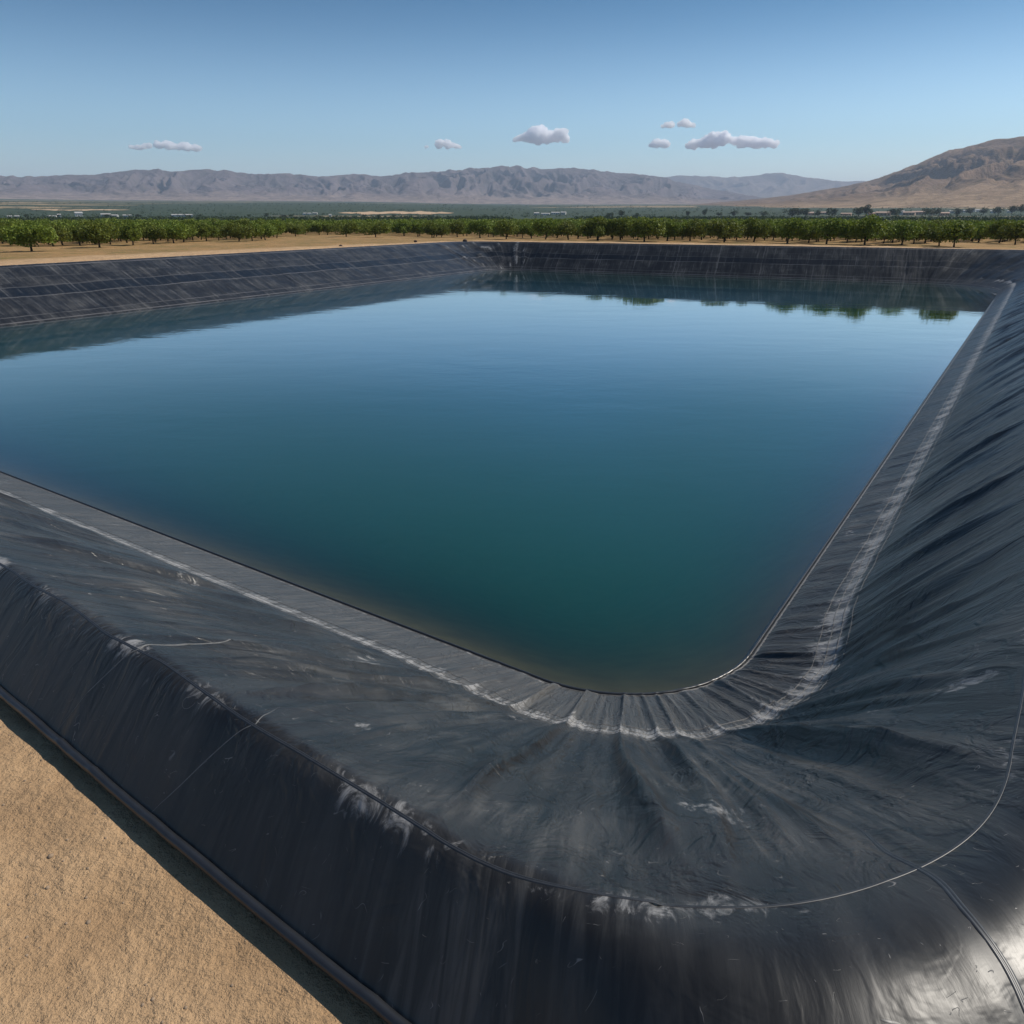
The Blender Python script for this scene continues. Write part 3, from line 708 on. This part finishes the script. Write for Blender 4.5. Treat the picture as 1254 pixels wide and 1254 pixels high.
for i, (px, py, w, h, kd) in enumerate(HS):
    x, y, z, rh = on_terrain(px, py, 700); m = math.sqrt(x * x + y * y) / FPX * .93
    W, H = w * m, h * m * 1.1; dp = min(W, 14) * .8
    e = link(bpy.data.objects.new('house', None)); e.location = (x, y, z - .3); e.rotation_euler = (0, 0, -math.atan2(x, y) + rng.uniform(-.25, .25))
    v, f = join([box(-W / 2, W / 2, -dp / 2, dp / 2, 0, H * .78), box(-W / 2 + .05, -W / 6, dp / 2 - .05, dp / 2 + 3, 0, H * .6)])
    link(bpy.data.objects.new('wall', mesh_from('wall', v, f, [M_wall_w if kd == 'w' else M_wall_b], False)), e)
    ov = .5; rz = H * .78 + .02
    V = np.array([[-W / 2 - ov, -dp / 2 - ov, rz], [W / 2 + ov, -dp / 2 - ov, rz], [W / 2 + ov, dp / 2 + ov, rz], [-W / 2 - ov, dp / 2 + ov, rz], [-W / 2 - ov, 0, rz + H * .28], [W / 2 + ov, 0, rz + H * .28]])
    link(bpy.data.objects.new('roof', mesh_from('roof', V, [(3, 2, 1, 0), (0, 1, 5, 4), (2, 3, 4, 5), (0, 4, 3), (1, 2, 5)], [M_roof_g if kd == 'w' else M_roof_r], False)), e)
    nw = 2 if W < 10 else 4
    for k in range(nw):
        cx = -W / 2 + W * (k + .5) / nw
        v, f = box(cx - W / nw * .16, cx + W / nw * .16, -dp / 2 - .06, -dp / 2 + .1, H * .25, H * .55)
        link(bpy.data.objects.new('window', mesh_from('window', v, f, [M_pane], False)), e)
    cnt[kd] += 1
    lab = (f'small white house in the far valley beyond the orchard, {ordinal(cnt[kd])} white one from the left' if kd == 'w' else
           f'low buff house among dark trees beyond the orchard, {ordinal(cnt[kd])} buff one from the left')
    tag(e, lab, 'house', 'white houses in the far valley' if kd == 'w' else 'buff houses beyond the orchard')

# ------------------------------------------------------------------ mountains
def mountain(name, label, sky, rc, r0, mat, sc, seed, a0, a1, amp=.42, n_az=720, n_r=150, prof=1.25, backside=True):
    A = np.array([azel(*p) for p in sky]); o = np.argsort(A[:, 0]); A = A[o]
    th = np.linspace(a0, a1, n_az)
    el = np.interp(th, A[:, 0], np.tan(A[:, 1]))
    el = np.convolve(np.pad(el, 4, 'edge'), np.ones(9) / 9, 'valid')
    el = el * (1 + .022 * fbm(th * 26, th * 0 + seed, 4, seed + 5))
    rho = np.concatenate([np.linspace(0, 1, n_r - 25), np.linspace(1, 1.5, 26)[1:]])[:, None]
    rcv = rc(th)[None]; r0v = r0(th)[None]
    rr_ = r0v + (rcv - r0v) * rho
    X, Y = rr_ * np.sin(th)[None], rr_ * np.cos(th)[None]
    wx = X + 500 * fbm(X / 2600, Y / 2600, 3, seed + 50); wy = Y + 500 * fbm(X / 2600, Y / 2600, 3, seed + 60)
    tb = th[None] * rcv.mean(); spur = ridged((tb + 350 * fbm(tb / 1500, rr_ / 1500, 3, seed + 70)) / (sc * .30), rr_ / (sc * 1.1) + fbm(tb / 2000, rr_ / 2000, 2, seed + 80), 5, seed + 90, .5)
    rd = .45 * ridged(wx / sc, wy / sc, 6, seed, .52) + .75 * spur
    rd = (rd - rd.min()) / (rd.max() - rd.min())
    up = np.where(rho < 1, np.clip(rho, 0, 1) ** prof, 1 - (np.clip(rho - 1, 0, 1) / .5) ** 1.5)
    bell = np.clip(rho * 1.5, 0, 1) ** .7 * (1 - .86 * sst(.70, 1.0, rho)) * np.where(rho < 1, 1, 1 - (rho - 1) * 1.6)
    rd = np.clip((rd - np.percentile(rd, 4)) / (np.percentile(rd, 97) - np.percentile(rd, 4)), 0, 1)
    shape = up * (1 - amp * (1 - rd) * bell)
    # each direction's highest point meets the skyline seen in the photograph
    crest_h = el * rcv[0]
    base = terr(X, Y) - 6
    Hh = shape * crest_h[None]
    ang = (base + Hh - CAMZ) / rr_
    k = el / np.maximum(ang.max(0), 1e-4)
    k = np.convolve(np.pad(k, 5, 'edge'), np.ones(11) / 11, 'valid')
    Z = np.where(shape > 0, base + (Hh) * np.clip(k, .2, 3)[None], base)
    Z = np.where(rho <= 0.0, base - 15, Z)
    lap = rd - (np.roll(rd, 3, 1) + np.roll(rd, -3, 1)) / 2
    gul = np.clip(-lap * 9, 0, 1) * .8
    P_ = np.stack([X, Y, Z], -1)
    ob = grid_obj(name, P_, mat, attrs=dict(rise=np.clip(shape, 0, 1), gully=gul), flip=True)
    tag(ob, label, kind='structure'); return ob
main = [(-500, 235), (-300, 226), (-100, 222), (0, 220), (50, 221), (100, 218), (150, 214), (185, 210.5), (225, 213), (265, 211), (310, 217), (345, 215.5), (380, 219), (405, 220), (430, 215.5), (470, 219), (510, 213), (560, 210), (600, 206), (625, 204), (660, 208), (690, 206.5), (720, 209), (760, 213), (800, 217), (830, 224), (860, 232), (900, 240), (950, 250), (1000, 257), (1100, 259), (1400, 260)]
back = [(600, 240), (760, 226), (820, 218), (841, 216), (870, 219), (903, 220), (930, 216), (948, 213.5), (965, 215), (1000, 221.5), (1028, 225.5), (1059, 224.5), (1100, 228), (1200, 232), (1400, 236)]
hill = [(760, 263), (820, 260.5), (872, 253.5), (920, 248.5), (958, 243.5), (1014, 234), (1062, 224.5), (1107, 208.5), (1131, 198.5), (1159, 186), (1187, 179.5), (1218, 171.5), (1254, 168), (1320, 158), (1420, 150), (1560, 160), (1800, 190)]
M_mt = mat_mountain('mountain_rock', (.160, .128, .132), (.075, .070, .062), (.33, .25, .205))
M_mt_b = mat_mountain('far_mountain_rock', (.19, .15, .13), (.09, .085, .07), (.24, .20, .16))
M_hill = mat_mountain('hill_slope', (.235, .165, .120), (.095, .080, .052), (.40, .29, .19))
c1 = lambda v: (lambda th: np.full_like(th, v))
mountain('mountain_range', 'long brown mountain range across the far side of the valley', main, lambda t: 11800 + 700 * np.sin(t * 5), lambda t: 8300 + 250 * np.sin(t * 9), M_mt, 1750, 3, -.78, .62, .95, 900, 190, 1.05)
mountain('far_mountains', 'pale blue ridge showing behind the gap between the range and the hill', back, c1(19500), c1(15500), M_mt_b, 3000, 23, -.05, .75, .7, 360, 90)
mountain('hill', 'bare brown hill rising at the right side of the valley', hill, lambda t: 6900 - 400 * np.clip(t, 0, 1), lambda t: 3300 - 500 * np.clip(t, 0, 1), M_hill, 1150, 43, .08, 1.05, .62, 700, 150, 1.15)

# ------------------------------------------------------------------ clouds: lumpy vapour bodies above the haze
tc = NT('cloud_vapour'); pv = tc.n('VolumePrincipled', Color=(.99, .99, 1.0), Density=.030, Anisotropy=.35)
tc.t.links.new(pv.outputs[0], tc.out.inputs['Volume']); M_cloud = tc.m
CL = [(205, 183, 84, 17, 'flat pale cloud with a thin tail, lowest and leftmost in the sky'), (543, 181, 44, 11, 'small flat cloud left of the middle of the sky above the mountains'), (664, 173, 64, 22, 'puffy white cloud above the mountain summit in the middle'),
      (831, 156, 40, 14, 'small round white cloud just above the longest cloud'), (810, 180, 38, 11, 'little low cloud at the left end of the longest cloud'), (893, 180, 112, 25, 'longest white cloud, with a flat base and puffy top')]
for i, (px, py, w, h, lab) in enumerate(CL):
    d = ray(px, py); z = 1260.0 + 25 * i; t = (z - CAMZ) / d[2]; c = d * t + np.array([0, 0, CAMZ]); dist_ = np.linalg.norm(d * t)
    m = dist_ / math.sqrt(FPX ** 2 + (px - CXY) ** 2 + (py - CXY) ** 2); W = w * m; H = h * m
    g = np.random.default_rng(300 + i); parts = []
    n = max(9, int(w / 3))
    for k in range(n):
        u = g.uniform(-1, 1); env = (1 - abs(u) ** 1.7) * (.65 + .5 * noise(u * 2.3 + i * 3.1, .5, 8))
        rad_ = H * (.16 + .34 * max(env, 0.05)) * g.uniform(.7, 1.15)
        v, f = lump(rad_, 700 + i * 40 + k, (1.35, 1.3, .85), 3)
        parts.append((v + np.array([u * W * .48, g.uniform(-.22, .22) * W * .5, rad_ * .55 + g.uniform(0, .38) * H * max(env, 0)]), [tuple(q) for q in f]))
    v, f = join(parts); az_ = math.atan2(d[0], d[1])
    me = mesh_from('cloud', v, f, [M_cloud]); ob = link(bpy.data.objects.new('cloud', me)); ob.location = c; ob.rotation_euler = (0, 0, -az_)
    rm = ob.modifiers.new('merge', 'REMESH'); rm.mode = 'VOXEL'; rm.voxel_size = H / 16
    tx = bpy.data.textures.new('puffs', 'CLOUDS'); tx.noise_scale = H * .30; tx.noise_depth = 3
    dm = ob.modifiers.new('puff', 'DISPLACE'); dm.texture = tx; dm.strength = H * .30; dm.texture_coords = 'LOCAL'
    tag(ob, lab, 'cloud', 'fair weather clouds over the mountains')

# ------------------------------------------------------------------ air
th_ = NT('haze_air'); pv = th_.n('VolumePrincipled', Color=(.66, .79, 1.0), Density=4.4e-5, Anisotropy=.1)
th_.t.links.new(pv.outputs[0], th_.out.inputs['Volume'])
v, f = box(-36000, 36000, -3000, 36000, -22, 1120)
hz = link(bpy.data.objects.new('haze', mesh_from('haze', v, f, [th_.m], False))); tag(hz, 'thin blue haze filling the valley air', 'haze', kind='stuff')

# ------------------------------------------------------------------ light
w = bpy.data.worlds.new('World'); scene.world = w; w.use_nodes = True
nt = w.node_tree; nt.nodes.clear(); wo = nt.nodes.new('ShaderNodeOutputWorld'); bg = nt.nodes.new('ShaderNodeBackground')
sky = nt.nodes.new('ShaderNodeTexSky'); sky.sky_type = 'NISHITA'; sky.sun_disc = False
sky.sun_elevation = SUN_EL; sky.sun_rotation = SUN_AZ; sky.altitude = 600; sky.air_density = 1.0; sky.dust_density = 1.3; sky.ozone_density = 2.5
bg.inputs[1].default_value = .12
# a polarised, deep summer sky: saturation and depth grow quickly with height above the horizon
tcw = nt.nodes.new('ShaderNodeTexCoord'); sp = nt.nodes.new('ShaderNodeSeparateXYZ'); nt.links.new(tcw.outputs['Generated'], sp.inputs[0])
mr = nt.nodes.new('ShaderNodeValToRGB'); mr.color_ramp.interpolation = 'EASE'; nt.links.new(sp.outputs[2], mr.inputs[0])
cr = mr.color_ramp; cr.elements[0].position = 0.0; cr.elements[0].color = (1, 1, 1, 1); cr.elements[1].position = 1.0; cr.elements[1].color = (.30, .48, .60, 1)
for p_, c_ in ((.09, (.66, .82, .88)), (.25, (.16, .37, .49)), (.55, (.19, .39, .50))):
    e_ = cr.elements.new(p_); e_.color = (*c_, 1)
mx = nt.nodes.new('ShaderNodeMix'); mx.data_type = 'RGBA'; mx.blend_type = 'MULTIPLY'; mx.inputs[0].default_value = 1.0
nt.links.new(mr.outputs[0], mx.inputs[7]); nt.links.new(sky.outputs[0], mx.inputs[6]); nt.links.new(mx.outputs[2], bg.inputs[0]); nt.links.new(bg.outputs[0], wo.inputs[0])
sl = bpy.data.lights.new('sun', 'SUN'); sl.energy = 3.8; sl.angle = R(.53); sl.color = (1.0, .93, .83)
so = link(bpy.data.objects.new('sun', sl))
sd = Vector((math.sin(SUN_AZ) * math.cos(SUN_EL), math.cos(SUN_AZ) * math.cos(SUN_EL), math.sin(SUN_EL)))
so.rotation_euler = sd.to_track_quat('Z', 'Y').to_euler(); so.location = (60, 0, 80)

# ------------------------------------------------------------------ camera and render settings
cd = bpy.data.cameras.new('camera'); cam = link(bpy.data.objects.new('camera', cd)); scene.camera = cam
cd.sensor_width = 36; cd.sensor_fit = 'HORIZONTAL'; cd.lens = 36 * FPX / 1254; cd.clip_start = .1; cd.clip_end = 120000
cam.location = (0, 0, CAMZ); cam.rotation_euler = (math.pi / 2 - PITCH, 0, 0)
vs = scene.view_settings; vs.view_transform = 'Standard'; vs.look = 'None'; vs.exposure = .3; vs.gamma = 1; vs.use_curve_mapping = False
cy = scene.cycles; cy.max_bounces = 40; cy.diffuse_bounces = 3; cy.glossy_bounces = 4; cy.transmission_bounces = 4; cy.volume_bounces = 40; cy.transparent_max_bounces = 12
cy.use_denoising = True; cy.sample_clamp_indirect = 10
